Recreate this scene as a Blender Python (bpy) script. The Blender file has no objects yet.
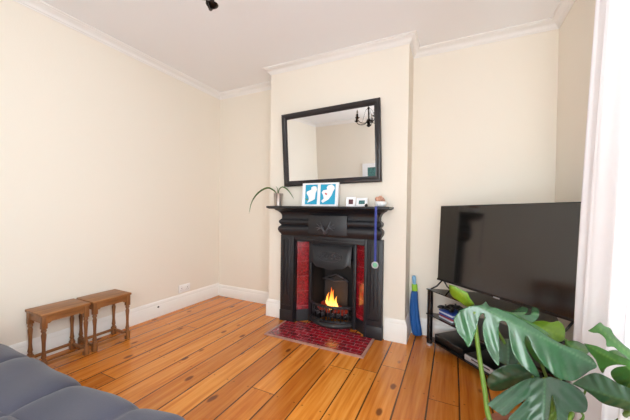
import bpy, bmesh, math, random
from mathutils import Vector, Matrix, geometry
random.seed(7)
SC = bpy.context.scene
COL = SC.collection
PI = math.pi

# ------------------------------------------------------------------ materials
def lin(c):
    return tuple(((x/255)/12.92 if x/255 <= .04045 else ((x/255+.055)/1.055)**2.4) for x in c) + (1,)

def pm(name, rgb, rough=.5, metal=0, bump=0, bscale=60, var=0, vscale=6, coat=0, sheen=0, spec=.5, trans=0, emis=None, estr=0):
    m = bpy.data.materials.new(name); m.use_nodes = True
    N = m.node_tree.nodes; L = m.node_tree.links
    b = N['Principled BSDF']
    b.inputs['Base Color'].default_value = lin(rgb)
    b.inputs['Roughness'].default_value = rough
    b.inputs['Metallic'].default_value = metal
    b.inputs['Specular IOR Level'].default_value = spec
    b.inputs['Coat Weight'].default_value = coat
    b.inputs['Sheen Weight'].default_value = sheen
    b.inputs['Transmission Weight'].default_value = trans
    if emis:
        b.inputs['Emission Color'].default_value = lin(emis); b.inputs['Emission Strength'].default_value = estr
    tc = N.new('ShaderNodeTexCoord')
    if bump:
        n = N.new('ShaderNodeTexNoise'); n.inputs['Scale'].default_value = bscale; n.inputs['Detail'].default_value = 4
        L.new(tc.outputs['Object'], n.inputs['Vector'])
        bp = N.new('ShaderNodeBump'); bp.inputs['Strength'].default_value = bump; bp.inputs['Distance'].default_value = .01
        L.new(n.outputs['Fac'], bp.inputs['Height']); L.new(bp.outputs['Normal'], b.inputs['Normal'])
    if var:
        n = N.new('ShaderNodeTexNoise'); n.inputs['Scale'].default_value = vscale; n.inputs['Detail'].default_value = 5
        L.new(tc.outputs['Object'], n.inputs['Vector'])
        r = N.new('ShaderNodeValToRGB'); c = lin(rgb)
        r.color_ramp.elements[0].position = .3; r.color_ramp.elements[1].position = .7
        r.color_ramp.elements[0].color = tuple(x*(1-var) for x in c[:3]) + (1,)
        r.color_ramp.elements[1].color = tuple(min(1, x*(1+var)) for x in c[:3]) + (1,)
        L.new(n.outputs['Fac'], r.inputs['Fac']); L.new(r.outputs['Color'], b.inputs['Base Color'])
    return m

def node_tools(m):
    N = m.node_tree.nodes; L = m.node_tree.links
    def put(sock, v):
        if hasattr(v, 'links') or isinstance(v, bpy.types.NodeSocket): L.new(v, sock)
        else: sock.default_value = v
    def ma(op, a, b=0.0, c=None):
        n = N.new('ShaderNodeMath'); n.operation = op
        put(n.inputs[0], a); put(n.inputs[1], b)
        if c is not None: put(n.inputs[2], c)
        return n.outputs[0]
    def mix(f, a, b, mode='MIX'):
        n = N.new('ShaderNodeMix'); n.data_type = 'RGBA'; n.blend_type = mode
        put(n.inputs[0], f); put(n.inputs[6], a); put(n.inputs[7], b)
        return n.outputs[2]
    def comb(x, y, z=0.0):
        n = N.new('ShaderNodeCombineXYZ'); put(n.inputs[0], x); put(n.inputs[1], y); put(n.inputs[2], z); return n.outputs[0]
    def noise(v, s, d=4, ro=.5):
        n = N.new('ShaderNodeTexNoise'); L.new(v, n.inputs['Vector']); n.inputs['Scale'].default_value = s
        n.inputs['Detail'].default_value = d; n.inputs['Roughness'].default_value = ro; return n.outputs['Fac']
    def ramp(f, stops):
        n = N.new('ShaderNodeValToRGB'); put(n.inputs[0], f); e = n.color_ramp.elements
        while len(e) < len(stops): e.new(.5)
        for i, (p, c) in enumerate(stops): e[i].position = p; e[i].color = c
        return n.outputs[0]
    def white(v):
        n = N.new('ShaderNodeTexWhiteNoise'); n.noise_dimensions = '1D'; put(n.inputs['W'], v); return n.outputs['Value']
    return N, L, ma, mix, comb, noise, ramp, white

def floor_material():
    m = bpy.data.materials.new('varnished_pine_boards'); m.use_nodes = True
    N, L, ma, mix, comb, noise, ramp, white = node_tools(m)
    b = N['Principled BSDF']
    tc = N.new('ShaderNodeTexCoord'); sp = N.new('ShaderNodeSeparateXYZ'); L.new(tc.outputs['Object'], sp.inputs[0])
    X, Y = sp.outputs[0], sp.outputs[1]
    t = ma('DIVIDE', ma('ADD', X, 10*.165-1.601), .165)
    idx = ma('FLOOR', t); fr = ma('FRACT', t)
    r1 = white(idx); r2 = white(ma('ADD', idx, 57.3))
    # board ends
    ty = ma('DIVIDE', ma('ADD', Y, ma('MULTIPLY', r2, 4.6)), 4.6)
    seg = ma('FLOOR', ty); fy = ma('FRACT', ty)
    r3 = white(ma('ADD', ma('MULTIPLY', idx, 7.13), ma('MULTIPLY', seg, 3.7)))
    g = comb(ma('MULTIPLY', X, 30.0), ma('ADD', ma('MULTIPLY', Y, 1.6), ma('MULTIPLY', r3, 40.0)), 0.0)
    grain = noise(g, 1.0, 6, .6)
    g2 = comb(ma('MULTIPLY', X, 7.0), ma('ADD', ma('MULTIPLY', Y, .9), ma('MULTIPLY', r3, 20.0)), 0.0)
    broad = noise(g2, 1.0, 3)
    base = ramp(grain, [(.3, lin((184, 104, 36))), (.5, lin((220, 148, 62))), (.7, lin((238, 178, 96)))])
    base = mix(ma('MULTIPLY', broad, .5), base, lin((216, 136, 46)))
    tint = ramp(r3, [(0, lin((215, 190, 165))), (.5, lin((245, 225, 205))), (1, lin((255, 245, 235)))])
    base = mix(1.0, base, tint, 'MULTIPLY')
    # knots
    kv = comb(ma('MULTIPLY', X, 10.0), ma('ADD', ma('MULTIPLY', Y, 5.0), ma('MULTIPLY', r3, 31.0)), 0.0)
    vo = N.new('ShaderNodeTexVoronoi'); L.new(kv, vo.inputs['Vector']); vo.inputs['Scale'].default_value = 1.0
    sx = N.new('ShaderNodeSeparateColor'); L.new(vo.outputs['Color'], sx.inputs[0])
    rare = ma('GREATER_THAN', sx.outputs[0], .62)
    kn = ma('MULTIPLY', ma('SUBTRACT', 1.0, ma('DIVIDE', vo.outputs['Distance'], .2)), rare)
    kn = ma('MAXIMUM', kn, 0.0)
    base = mix(ma('MINIMUM', ma('MULTIPLY', kn, 2.2), .85), base, lin((92, 42, 16)))
    # nail heads in pairs across each board at every joist
    jy = ma('ABSOLUTE', ma('SUBTRACT', ma('FRACT', ma('DIVIDE', Y, .42)), .5))
    dy = ma('MULTIPLY', jy, .42)
    dx = ma('MULTIPLY', ma('ABSOLUTE', ma('SUBTRACT', ma('ABSOLUTE', ma('SUBTRACT', fr, .5)), .34)), .165)
    nd = ma('SQRT', ma('ADD', ma('MULTIPLY', dx, dx), ma('MULTIPLY', dy, dy)))
    base = mix(ma('MULTIPLY', ma('LESS_THAN', nd, .0055), .55), base, lin((60, 32, 14)))
    # gaps
    e = ma('MULTIPLY', ma('SUBTRACT', .5, ma('ABSOLUTE', ma('SUBTRACT', fr, .5))), .165)
    wid = ma('ADD', .0016, ma('MULTIPLY', noise(comb(ma('MULTIPLY', idx, 3.1), ma('MULTIPLY', Y, 2.5)), 1.0, 3), .0062))
    gap = ma('LESS_THAN', e, wid)
    ey = ma('MULTIPLY', ma('SUBTRACT', .5, ma('ABSOLUTE', ma('SUBTRACT', fy, .5))), 4.6)
    gap = ma('MAXIMUM', gap, ma('LESS_THAN', ey, .0022))
    col = mix(ma('MULTIPLY', gap, .88), base, lin((48, 26, 14)))
    L.new(col, b.inputs['Base Color'])
    rr = ma('ADD', .17, ma('MULTIPLY', noise(tc.outputs['Object'], 5.0, 2), .12))
    L.new(rr, b.inputs['Roughness'])
    b.inputs['Specular IOR Level'].default_value = .6
    bp = N.new('ShaderNodeBump'); bp.inputs['Strength'].default_value = .5; bp.inputs['Distance'].default_value = .004
    hgt = ma('SUBTRACT', ma('ADD', ma('MULTIPLY', grain, .25), ma('MULTIPLY', broad, .35)), gap)
    L.new(hgt, bp.inputs['Height']); L.new(bp.outputs['Normal'], b.inputs['Normal'])
    return m

def brick_material(name, c1, c2, mortar, sx, sy, msize, rough, rot=(0, 0, 0), off=.5, loc=(0, 0, 0)):
    """glazed tiles in plane given by rot; tile size sx x sy metres"""
    m = bpy.data.materials.new(name); m.use_nodes = True
    N, L, ma, mix, comb, noise, ramp, white = node_tools(m)
    b = N['Principled BSDF']
    tc = N.new('ShaderNodeTexCoord'); mp = N.new('ShaderNodeMapping'); L.new(tc.outputs['Object'], mp.inputs['Vector'])
    mp.inputs['Rotation'].default_value = rot; mp.inputs['Location'].default_value = loc
    br = N.new('ShaderNodeTexBrick'); L.new(mp.outputs[0], br.inputs['Vector'])
    br.inputs['Scale'].default_value = 1; br.inputs['Brick Width'].default_value = sx; br.inputs['Row Height'].default_value = sy
    br.inputs['Mortar Size'].default_value = msize; br.offset = off; br.inputs['Mortar Smooth'].default_value = .1
    br.inputs['Color1'].default_value = lin(c1); br.inputs['Color2'].default_value = lin(c2); br.inputs['Mortar'].default_value = lin(mortar)
    nz = noise(tc.outputs['Object'], 45, 5, .65)
    mot = ramp(nz, [(.3, (.25, .25, .25, 1)), (.5, (1, 1, 1, 1)), (.75, (2.0, 1.9, 1.9, 1))])
    col = mix(ma('SUBTRACT', 1.0, br.outputs['Fac']), br.outputs['Color'], mix(1.0, br.outputs['Color'], mot, 'MULTIPLY'))
    cr = N.new('ShaderNodeTexVoronoi'); cr.feature = 'DISTANCE_TO_EDGE'; cr.inputs['Scale'].default_value = 38
    L.new(tc.outputs['Object'], cr.inputs['Vector'])
    craze = ma('MULTIPLY', ma('LESS_THAN', cr.outputs['Distance'], .03), .16)
    col = mix(craze, col, lin((205, 150, 150)))
    L.new(col, b.inputs['Base Color']); b.inputs['Roughness'].default_value = rough
    b.inputs['Coat Weight'].default_value = .4; b.inputs['Coat Roughness'].default_value = .12
    bp = N.new('ShaderNodeBump'); bp.inputs['Strength'].default_value = .3; bp.inputs['Distance'].default_value = .003
    L.new(ma('ADD', ma('SUBTRACT', 1.0, br.outputs['Fac']), ma('MULTIPLY', nz, .6)), bp.inputs['Height']); L.new(bp.outputs['Normal'], b.inputs['Normal'])
    return m

def wood_material(name, c1, c2, rough, axis=1):
    m = bpy.data.materials.new(name); m.use_nodes = True
    N, L, ma, mix, comb, noise, ramp, white = node_tools(m)
    b = N['Principled BSDF']
    tc = N.new('ShaderNodeTexCoord'); mp = N.new('ShaderNodeMapping'); L.new(tc.outputs['Object'], mp.inputs['Vector'])
    s = [45, 45, 45]; s[axis] = 4; mp.inputs['Scale'].default_value = s
    g = noise(mp.outputs[0], 1.0, 6, .6)
    L.new(ramp(g, [(.3, lin(c1)), (.7, lin(c2))]), b.inputs['Base Color'])
    b.inputs['Roughness'].default_value = rough
    bp = N.new('ShaderNodeBump'); bp.inputs['Strength'].default_value = .15; bp.inputs['Distance'].default_value = .002
    L.new(g, bp.inputs['Height']); L.new(bp.outputs['Normal'], b.inputs['Normal'])
    return m

def leaf_material(name, rgb, vein, rough=.33, transl=.3):
    m = bpy.data.materials.new(name); m.use_nodes = True
    N, L, ma, mix, comb, noise, ramp, white = node_tools(m)
    b = N['Principled BSDF']; out = N['Material Output']
    at = N.new('ShaderNodeAttribute'); at.attribute_name = 'vein'
    tc = N.new('ShaderNodeTexCoord')
    nz = noise(tc.outputs['Object'], 14, 4)
    c = lin(rgb)
    base = ramp(nz, [(.3, tuple(x*.75 for x in c[:3])+(1,)), (.7, tuple(min(1, x*1.25) for x in c[:3])+(1,))])
    col = mix(at.outputs['Fac'], base, lin(vein))
    L.new(col, b.inputs['Base Color']); b.inputs['Roughness'].default_value = rough
    b.inputs['Specular IOR Level'].default_value = .75; b.inputs['Coat Weight'].default_value = .5; b.inputs['Coat Roughness'].default_value = .16
    bp = N.new('ShaderNodeBump'); bp.inputs['Strength'].default_value = .25; bp.inputs['Distance'].default_value = .004
    L.new(noise(tc.outputs['Object'], 30, 3), bp.inputs['Height']); L.new(bp.outputs['Normal'], b.inputs['Normal'])
    tr = N.new('ShaderNodeBsdfTranslucent'); L.new(mix(.5, col, lin((150, 190, 40))), tr.inputs['Color'])
    ms = N.new('ShaderNodeMixShader'); ms.inputs[0].default_value = transl
    L.new(b.outputs[0], ms.inputs[1]); L.new(tr.outputs[0], ms.inputs[2]); L.new(ms.outputs[0], out.inputs['Surface'])
    return m

def cloth_sheer(name):
    m = bpy.data.materials.new(name); m.use_nodes = True
    N, L, ma, mix, comb, noise, ramp, white = node_tools(m)
    b = N['Principled BSDF']; out = N['Material Output']
    b.inputs['Base Color'].default_value = lin((240, 238, 240)); b.inputs['Roughness'].default_value = .85
    tr = N.new('ShaderNodeBsdfTranslucent'); tr.inputs['Color'].default_value = lin((246, 243, 244))
    ms = N.new('ShaderNodeMixShader'); ms.inputs[0].default_value = .3
    L.new(b.outputs[0], ms.inputs[1]); L.new(tr.outputs[0], ms.inputs[2])
    L.new(ms.outputs[0], out.inputs['Surface'])
    return m

def pane_glass(name, tint=(250, 252, 252), amt=.08):
    m = bpy.data.materials.new(name); m.use_nodes = True
    N = m.node_tree.nodes; L = m.node_tree.links; N.remove(N['Principled BSDF'])
    t = N.new('ShaderNodeBsdfTransparent'); t.inputs[0].default_value = lin(tint)
    g = N.new('ShaderNodeBsdfGlossy'); g.inputs['Roughness'].default_value = .03
    s = N.new('ShaderNodeMixShader'); s.inputs[0].default_value = amt
    L.new(t.outputs[0], s.inputs[1]); L.new(g.outputs[0], s.inputs[2]); L.new(s.outputs[0], N['Material Output'].inputs[0])
    return m

def flame_material():
    m = bpy.data.materials.new('flame'); m.use_nodes = True
    N, L, ma, mix, comb, noise, ramp, white = node_tools(m)
    N.remove(N['Principled BSDF'])
    tc = N.new('ShaderNodeTexCoord'); sp = N.new('ShaderNodeSeparateXYZ'); L.new(tc.outputs['Object'], sp.inputs[0])
    h = ma('DIVIDE', sp.outputs[2], .2)
    em = N.new('ShaderNodeEmission')
    L.new(ramp(h, [(0, (1, .5, .12, 1)), (.4, (1, .36, .05, 1)), (1, (1, .12, .01, 1))]), em.inputs[0])
    L.new(ma('SUBTRACT', 3.2, ma('MULTIPLY', h, 2.2)), em.inputs[1])
    lw = N.new('ShaderNodeLayerWeight'); lw.inputs[0].default_value = .45
    tr = N.new('ShaderNodeBsdfTransparent')
    s = N.new('ShaderNodeMixShader'); L.new(ma('MINIMUM', ma('ADD', ma('MULTIPLY', lw.outputs['Facing'], .9), ma('MULTIPLY', h, .25)), .95), s.inputs[0])
    L.new(em.outputs[0], s.inputs[1]); L.new(tr.outputs[0], s.inputs[2]); L.new(s.outputs[0], N['Material Output'].inputs[0])
    return m

M = {}
M['wall'] = pm('cream_wall_paint', (235, 228, 216), .75, bump=.05, bscale=90)
M['ceiling'] = pm('white_ceiling_paint', (240, 241, 244), .85, bump=.04, bscale=70)
M['trim'] = pm('white_gloss_trim', (240, 238, 234), .38)
M['cornice'] = pm('white_cornice_plaster', (236, 234, 232), .7)
M['floor'] = floor_material()
M['iron'] = pm('black_painted_cast_iron', (25, 26, 32), .45, bump=.12, bscale=55, spec=.6)
M['iron_dark'] = pm('sooty_cast_iron', (16, 15, 16), .6, bump=.25, bscale=40)
M['iron_grey'] = pm('grey_worn_iron', (34, 34, 37), .5, bump=.2, bscale=30, var=.3)
M['relief'] = pm('highlit_relief_iron', (58, 58, 64), .4, spec=.7)  # same black iron, lightened: highlights on the raised ornament put into the colour
M['tile'] = brick_material('mottled_red_glazed_tile', (150, 16, 32), (128, 10, 24), (190, 96, 100), .6, .148, .0016, .14, (PI/2, 0, 0), 0, (0, 0, .0))
M['tile_hearth'] = brick_material('red_glazed_hearth_tile', (146, 10, 32), (122, 8, 28), (186, 120, 128), .11, .05, .0022, .17)
M['hearth_edge'] = pm('pinkish_hearth_edging', (176, 134, 122), .4, var=.15, vscale=20)
M['mirror'] = pm('mirror_glass', (238, 238, 238), .01, 1)
M['frame_dark'] = pm('dark_brown_black_frame', (30, 25, 28), .32, spec=.6)
M['stool'] = wood_material('brown_oak', (112, 70, 36), (172, 116, 66), .42, 1)
M['stool_leg'] = wood_material('brown_turned_oak', (104, 64, 33), (158, 104, 58), .42, 2)
M['velvet'] = pm('slate_blue_velvet', (60, 60, 74), .85, bump=.12, bscale=220, var=.16, vscale=5, sheen=.15)
M['velvet_dark'] = pm('slate_velvet_base', (62, 66, 84), .85)
M['screen'] = pm('black_glass_screen', (20, 19, 19), .1, spec=1.0)
M['plastic'] = pm('black_plastic', (18, 18, 19), .35)
M['black_glass'] = pm('black_shelf_glass', (14, 14, 16), .06, spec=.8)
M['post'] = pm('black_post', (16, 16, 18), .25)
M['silver'] = pm('silver_plastic', (196, 199, 205), .3, .4)
M['blue'] = pm('blue_nylon', (20, 88, 160), .55, bump=.2, bscale=30)
M['green'] = pm('bright_green', (150, 205, 60), .6)
M['lightblue'] = pm('pale_blue_plastic', (130, 180, 220), .3)
M['white'] = pm('white_plastic', (240, 240, 240), .4)
M['whiteframe'] = pm('white_frame', (242, 244, 248), .4)
M['print_blue'] = pm('turquoise_print', (38, 165, 205), .6)
M['paper'] = pm('white_paper', (246, 246, 248), .7)
M['red'] = pm('red_mark', (190, 30, 40), .6)
M['teal'] = pm('teal_photo', (70, 120, 120), .5, var=.6, vscale=60)
M['photo'] = pm('dark_red_photo', (90, 40, 50), .5, var=.7, vscale=60)
M['brass'] = pm('dark_bronze', (34, 27, 22), .35, .8)
M['bulb'] = pm('frosted_bulb', (150, 140, 126), .3)
M['crystal'] = pane_glass('crystal_drop', (225, 228, 230), .35)
M['glass'] = pane_glass('window_glass')
M['sheer'] = cloth_sheer('white_sheer_fabric')
M['steel'] = pm('brushed_steel', (190, 178, 170), .3, .8)
M['soil'] = pm('potting_soil', (40, 28, 20), .95, bump=.6, bscale=60)
M['pot'] = pm('terracotta_pot', (150, 92, 66), .7, var=.1)
M['leaf'] = leaf_material('dark_monstera_leaf', (46, 100, 60), (110, 156, 104), .25, .14)
M['leaf_deep'] = leaf_material('deep_monstera_leaf', (36, 78, 50), (84, 124, 84), .38, .12)
M['leaf_mid'] = leaf_material('green_monstera_leaf', (72, 134, 62), (130, 176, 96), .34, .32)
M['leaf_lime'] = leaf_material('lime_young_leaf', (118, 162, 32), (160, 190, 70), .4, .4)
M['leaf_thin'] = leaf_material('mantel_plant_leaf', (72, 112, 58), (130, 150, 80), .45, .2)
M['stem'] = pm('green_stem', (96, 128, 44), .5, var=.15, vscale=20)
M['flame'] = flame_material()
M['coal'] = pm('glowing_coal', (30, 18, 14), .9, bump=.5, bscale=60, emis=(255, 60, 16), estr=.12)
M['shell'] = pm('beige_petals', (196, 150, 128), .7, var=.35, vscale=30)
M['ribbon'] = pm('royal_blue_ribbon', (44, 58, 140), .6)
M['medal'] = pm('silver_green_medal', (120, 195, 160), .35, .2)
M['ground'] = pm('pale_paving', (180, 178, 172), .9)

# ------------------------------------------------------------------ mesh helpers
def obj(name, bm, mat, parent=None, smooth=False, loc=None, rot=None):
    me = bpy.data.meshes.new(name); bmesh.ops.recalc_face_normals(bm, faces=bm.faces[:])
    bm.to_mesh(me); bm.free()
    o = bpy.data.objects.new(name, me); COL.objects.link(o)
    me.materials.append(mat)
    if smooth:
        for p in me.polygons: p.use_smooth = True
        if smooth != 'all': me.set_sharp_from_angle(angle=math.radians(40))
    if parent is not None: o.parent = parent
    if loc is not None: o.location = loc
    if rot is not None: o.rotation_euler = rot
    return o

def thing(name, label, cat, loc=(0, 0, 0), rz=0, group=None, rot=None):
    o = bpy.data.objects.new(name, None); COL.objects.link(o); o.empty_display_size = .1
    o.location = loc; o.rotation_euler = rot if rot else (0, 0, rz)
    o['label'] = label; o['category'] = cat
    if group: o['group'] = group
    return o

def tag(o, label, cat, group=None):
    o['label'] = label; o['category'] = cat
    if group: o['group'] = group
    return o

def struct(o): o['kind'] = 'structure'; return o

def box(bm, x0, x1, y0, y1, z0, z1, bev=0, mat=None):
    r = bmesh.ops.create_cube(bm, size=1)
    mt = Matrix.Translation(((x0+x1)/2, (y0+y1)/2, (z0+z1)/2)) @ Matrix.Diagonal((x1-x0, y1-y0, z1-z0, 1))
    bmesh.ops.transform(bm, matrix=mt, verts=r['verts'])
    if mat: bmesh.ops.transform(bm, matrix=mat, verts=r['verts'])
    if bev:
        es = list({e for v in r['verts'] for e in v.link_edges})
        bmesh.ops.bevel(bm, geom=es, offset=bev, segments=2, affect='EDGES', profile=.5)
    return bm

def BX(*a, **k): bm = bmesh.new(); box(bm, *a, **k); return bm

def lathe(bm, prof, n=24, mat=None, caps=True):
    rings = []
    for r, z in prof:
        rings.append([bm.verts.new((max(r, 1e-4)*math.cos(2*PI*i/n), max(r, 1e-4)*math.sin(2*PI*i/n), z)) for i in range(n)])
    for a, b in zip(rings, rings[1:]):
        for i in range(n): bm.faces.new((a[i], a[(i+1) % n], b[(i+1) % n], b[i]))
    if caps: bm.faces.new(rings[0][::-1]); bm.faces.new(rings[-1])
    if mat: bmesh.ops.transform(bm, matrix=mat, verts=[v for r in rings for v in r])
    return bm

def spline(pts, n=8):
    P = [Vector(p) for p in pts]; out = []
    for i in range(len(P)-1):
        p0 = P[max(i-1, 0)]; p1 = P[i]; p2 = P[i+1]; p3 = P[min(i+2, len(P)-1)]
        for k in range(n):
            t = k/n
            out.append(.5*((2*p1)+(-p0+p2)*t+(2*p0-5*p1+4*p2-p3)*t*t+(-p0+3*p1-3*p2+p3)*t**3))
    out.append(P[-1]); return out

def tube(bm, pts, r, n=10, r2=None):
    P = [Vector(p) for p in pts]; rings = []; up = Vector((.13, .21, .97))
    for i, p in enumerate(P):
        t = (P[min(i+1, len(P)-1)]-P[max(i-1, 0)]).normalized()
        a = t.cross(up)
        if a.length < .05: a = t.cross(Vector((1, 0, 0)))
        a.normalize(); c = t.cross(a)
        rr = r if r2 is None else r+(r2-r)*i/(len(P)-1)
        rings.append([bm.verts.new(p+a*math.cos(2*PI*k/n)*rr+c*math.sin(2*PI*k/n)*rr) for k in range(n)])
        up = c if False else up
    for a, b in zip(rings, rings[1:]):
        for i in range(n): bm.faces.new((a[i], a[(i+1) % n], b[(i+1) % n], b[i]))
    bm.faces.new(rings[0][::-1]); bm.faces.new(rings[-1])
    return bm

def sweep(bm, path, prof, closed=False):
    """profile (offset, z) swept along a plan polyline; offset goes to the right-hand side of travel; mitred"""
    P = [Vector((p[0], p[1])) for p in path]; n = len(P); rings = []
    for i in range(n):
        if closed: a, b = P[i]-P[i-1], P[(i+1) % n]-P[i]
        else: a = P[i]-P[i-1] if i else P[1]-P[0]; b = P[i+1]-P[i] if i < n-1 else P[-1]-P[-2]
        a.normalize(); b.normalize()
        na, nb = Vector((a.y, -a.x)), Vector((b.y, -b.x))
        m = na+nb; m = m/max(m.dot(na), 1e-6)
        rings.append([bm.verts.new((P[i].x+m.x*o, P[i].y+m.y*o, z)) for o, z in prof])
    k = len(prof); rng = range(n) if closed else range(n-1)
    for i in rng:
        A, B = rings[i], rings[(i+1) % n]
        for j in range(k): bm.faces.new((A[j], A[(j+1) % k], B[(j+1) % k], B[j]))
    if not closed: bm.faces.new(rings[0][::-1]); bm.faces.new(rings[-1])
    return bm

def prism(bm, poly, y0, y1, mat=None):
    """polygon in (x,z) extruded from y0 to y1"""
    a = [bm.verts.new((x, y0, z)) for x, z in poly]; b = [bm.verts.new((x, y1, z)) for x, z in poly]
    n = len(poly); bm.faces.new(a); bm.faces.new(b[::-1])
    for i in range(n): bm.faces.new((a[i], b[i], b[(i+1) % n], a[(i+1) % n]))
    if mat: bmesh.ops.transform(bm, matrix=mat, verts=a+b)
    return bm

# ------------------------------------------------------------------ room
XL, XR, YB, ZC = -.976, 2.405, -3.3, 2.54
D1, D2, W = .287, .255, 1.366
T = .12
OX0, OX1, OZ = .33, 1.055, .84          # hole in the chimney breast
struct(obj('floor', BX(XL-T, XR+T, YB-T, D1+T+.02, -.1, 0), M['floor']))
struct(obj('ceiling', BX(XL-T, XR+T, YB-T, D1+T+.02, ZC, ZC+.1), M['ceiling']))
struct(obj('wall_left', BX(XL-T, XL, YB-T, D1+T+.02, 0, ZC), M['wall']))
bm = bmesh.new(); box(bm, XL, W-.2, D1, D1+T, 0, ZC); struct(obj('wall_fireplace_left', bm, M['wall']))
struct(obj('wall_fireplace_right', BX(W-.2, XR, D2, D2+T+.03, 0, ZC), M['wall']))
bm = bmesh.new(); box(bm, 0, OX0, 0, D2, 0, ZC); box(bm, OX1, W, 0, D2, 0, ZC); box(bm, OX0, OX1, 0, D2, OZ, ZC)
box(bm, 0, W-.2, D2, D1, 0, ZC)
struct(obj('wall_chimney', bm, M['wall']))
# right wall with the window opening
WY0, WY1, WZ0, WZ1 = -3.05, -1.0, .32, 2.14
bm = bmesh.new(); box(bm, XR, XR+T, WY1, D2+T, 0, ZC); box(bm, XR, XR+T, YB-T, WY0, 0, ZC)
box(bm, XR, XR+T, WY0, WY1, 0, WZ0); box(bm, XR, XR+T, WY0, WY1, WZ1, ZC)
struct(obj('wall_right', bm, M['wall']))
# back wall (behind the camera) with an unseen glazed door added for fill light
BX0, BX1, BZ1 = 1.0, 2.2, 2.15
bm = bmesh.new(); box(bm, XL, BX0, YB-T, YB, 0, ZC); box(bm, BX1, XR, YB-T, YB, 0, ZC); box(bm, BX0, BX1, YB-T, YB, BZ1, ZC)
struct(obj('wall_back', bm, M['wall']))
def window(name, mk):
    w = bpy.data.objects.new(name, None); COL.objects.link(w); return struct(w)
w1 = window('window_1', None)
bm = bmesh.new(); f = .06
box(bm, XR+.03, XR+.09, WY0, WY0+f, WZ0, WZ1); box(bm, XR+.03, XR+.09, WY1-f, WY1, WZ0, WZ1)
for k in (1/3, 2/3):
    y = WY0+(WY1-WY0)*k; box(bm, XR+.03, XR+.09, y-f/2, y+f/2, WZ0+f, WZ1-f)
box(bm, XR+.03, XR+.09, WY0+f, WY1-f, WZ0, WZ0+f); box(bm, XR+.03, XR+.09, WY0+f, WY1-f, WZ1-f, WZ1)
obj('window_frame', bm, M['trim'], w1)
obj('pane', BX(XR+.057, XR+.061, WY0+f, WY1-f, WZ0+f, WZ1-f), M['glass'], w1)
obj('window_sill', BX(XR-.04, XR+.03, WY0-.03, WY1+.03, WZ0-.03, WZ0, bev=.006), M['trim'], w1)
d1 = window('added_door_1', None)  # unseen door, added to let fill light in from behind
bm = bmesh.new()
box(bm, BX0, BX0+.09, YB-.09, YB-.03, 0, BZ1); box(bm, BX1-.09, BX1, YB-.09, YB-.03, 0, BZ1); box(bm, BX0+.09, BX1-.09, YB-.09, YB-.03, BZ1-.09, BZ1)
box(bm, BX0+.09, BX1-.09, YB-.09, YB-.03, 0, .2); xm = (BX0+BX1)/2; box(bm, xm-.06, xm+.06, YB-.09, YB-.03, .2, BZ1-.09)
obj('added_door_frame', bm, M['trim'], d1)
obj('pane', BX(BX0+.09, BX1-.09, YB-.062, YB-.058, .2, BZ1-.09), M['glass'], d1)

# cornice (coving) all round, one mitred moulding
path = [(XL, YB), (XL, D1), (0, D1), (0, 0), (W, 0), (W, D2), (XR, D2), (XR, YB)]
prof = [(0, ZC), (0, ZC-.062), (.006, ZC-.062), (.008, ZC-.054), (.014, ZC-.052), (.02, ZC-.04), (.034, ZC-.024), (.046, ZC-.018), (.05, ZC-.010), (.06, ZC-.008), (.062, ZC)]
struct(obj('trim_1', sweep(bmesh.new(), path, prof, closed=True), M['cornice'], smooth=True))
# skirting boards
def skirt(name, path, h, t=.02):
    prof = [(0, 0), (t, 0), (t, h-.04), (t-.004, h-.034), (t-.003, h-.026), (t-.010, h-.012), (t-.012, h-.004), (t-.016, h), (0, h)]
    struct(obj(name, sweep(bmesh.new(), path, prof), M['trim'], smooth=True))
skirt('baseboard_left', [(XL, YB), (XL, D1)], .155)
skirt('baseboard_recess_left', [(XL+.02, D1), (0, D1)], .138)
skirt('baseboard_chimney_left', [(0, D1-.02), (0, 0), (.185, 0)], .172)
skirt('baseboard_chimney_right', [(1.2, 0), (W, 0), (W, D2-.02)], .188)
skirt('baseboard_recess_right', [(W, D2), (XR-.02, D2)], .145)
skirt('baseboard_right', [(XR, D2), (XR, YB)], .16)
skirt('baseboard_back', [(BX0, YB), (XL+.02, YB)], .155)

# ------------------------------------------------------------------ fire surround
CX = .678
fs = thing('fireplace_surround', 'black painted cast-iron fire surround with carved frieze on the chimney breast', 'fireplace', (CX, 0, 0))
iron = M['iron']
def U(hw, yf): return [(-hw, 0), (-hw, yf), (hw, yf), (hw, 0)]
# sweep offsets go to the right of travel -> outward when going left-wall -> front -> right-wall reversed
def usweep(bm, hw, yf, prof): return sweep(bm, U(hw, yf), prof)
# shelf
bm = bmesh.new()
usweep(bm, .546, -.16, [(-.05, 1.106), (.018, 1.106), (.026, 1.112), (.036, 1.116), (.037, 1.130), (.034, 1.133), (-.05, 1.133)])
box(bm, -.52, .52, -.12, -.0005, 1.108, 1.1325)
obj('mantel_shelf', bm, iron, fs, smooth=True)
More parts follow.
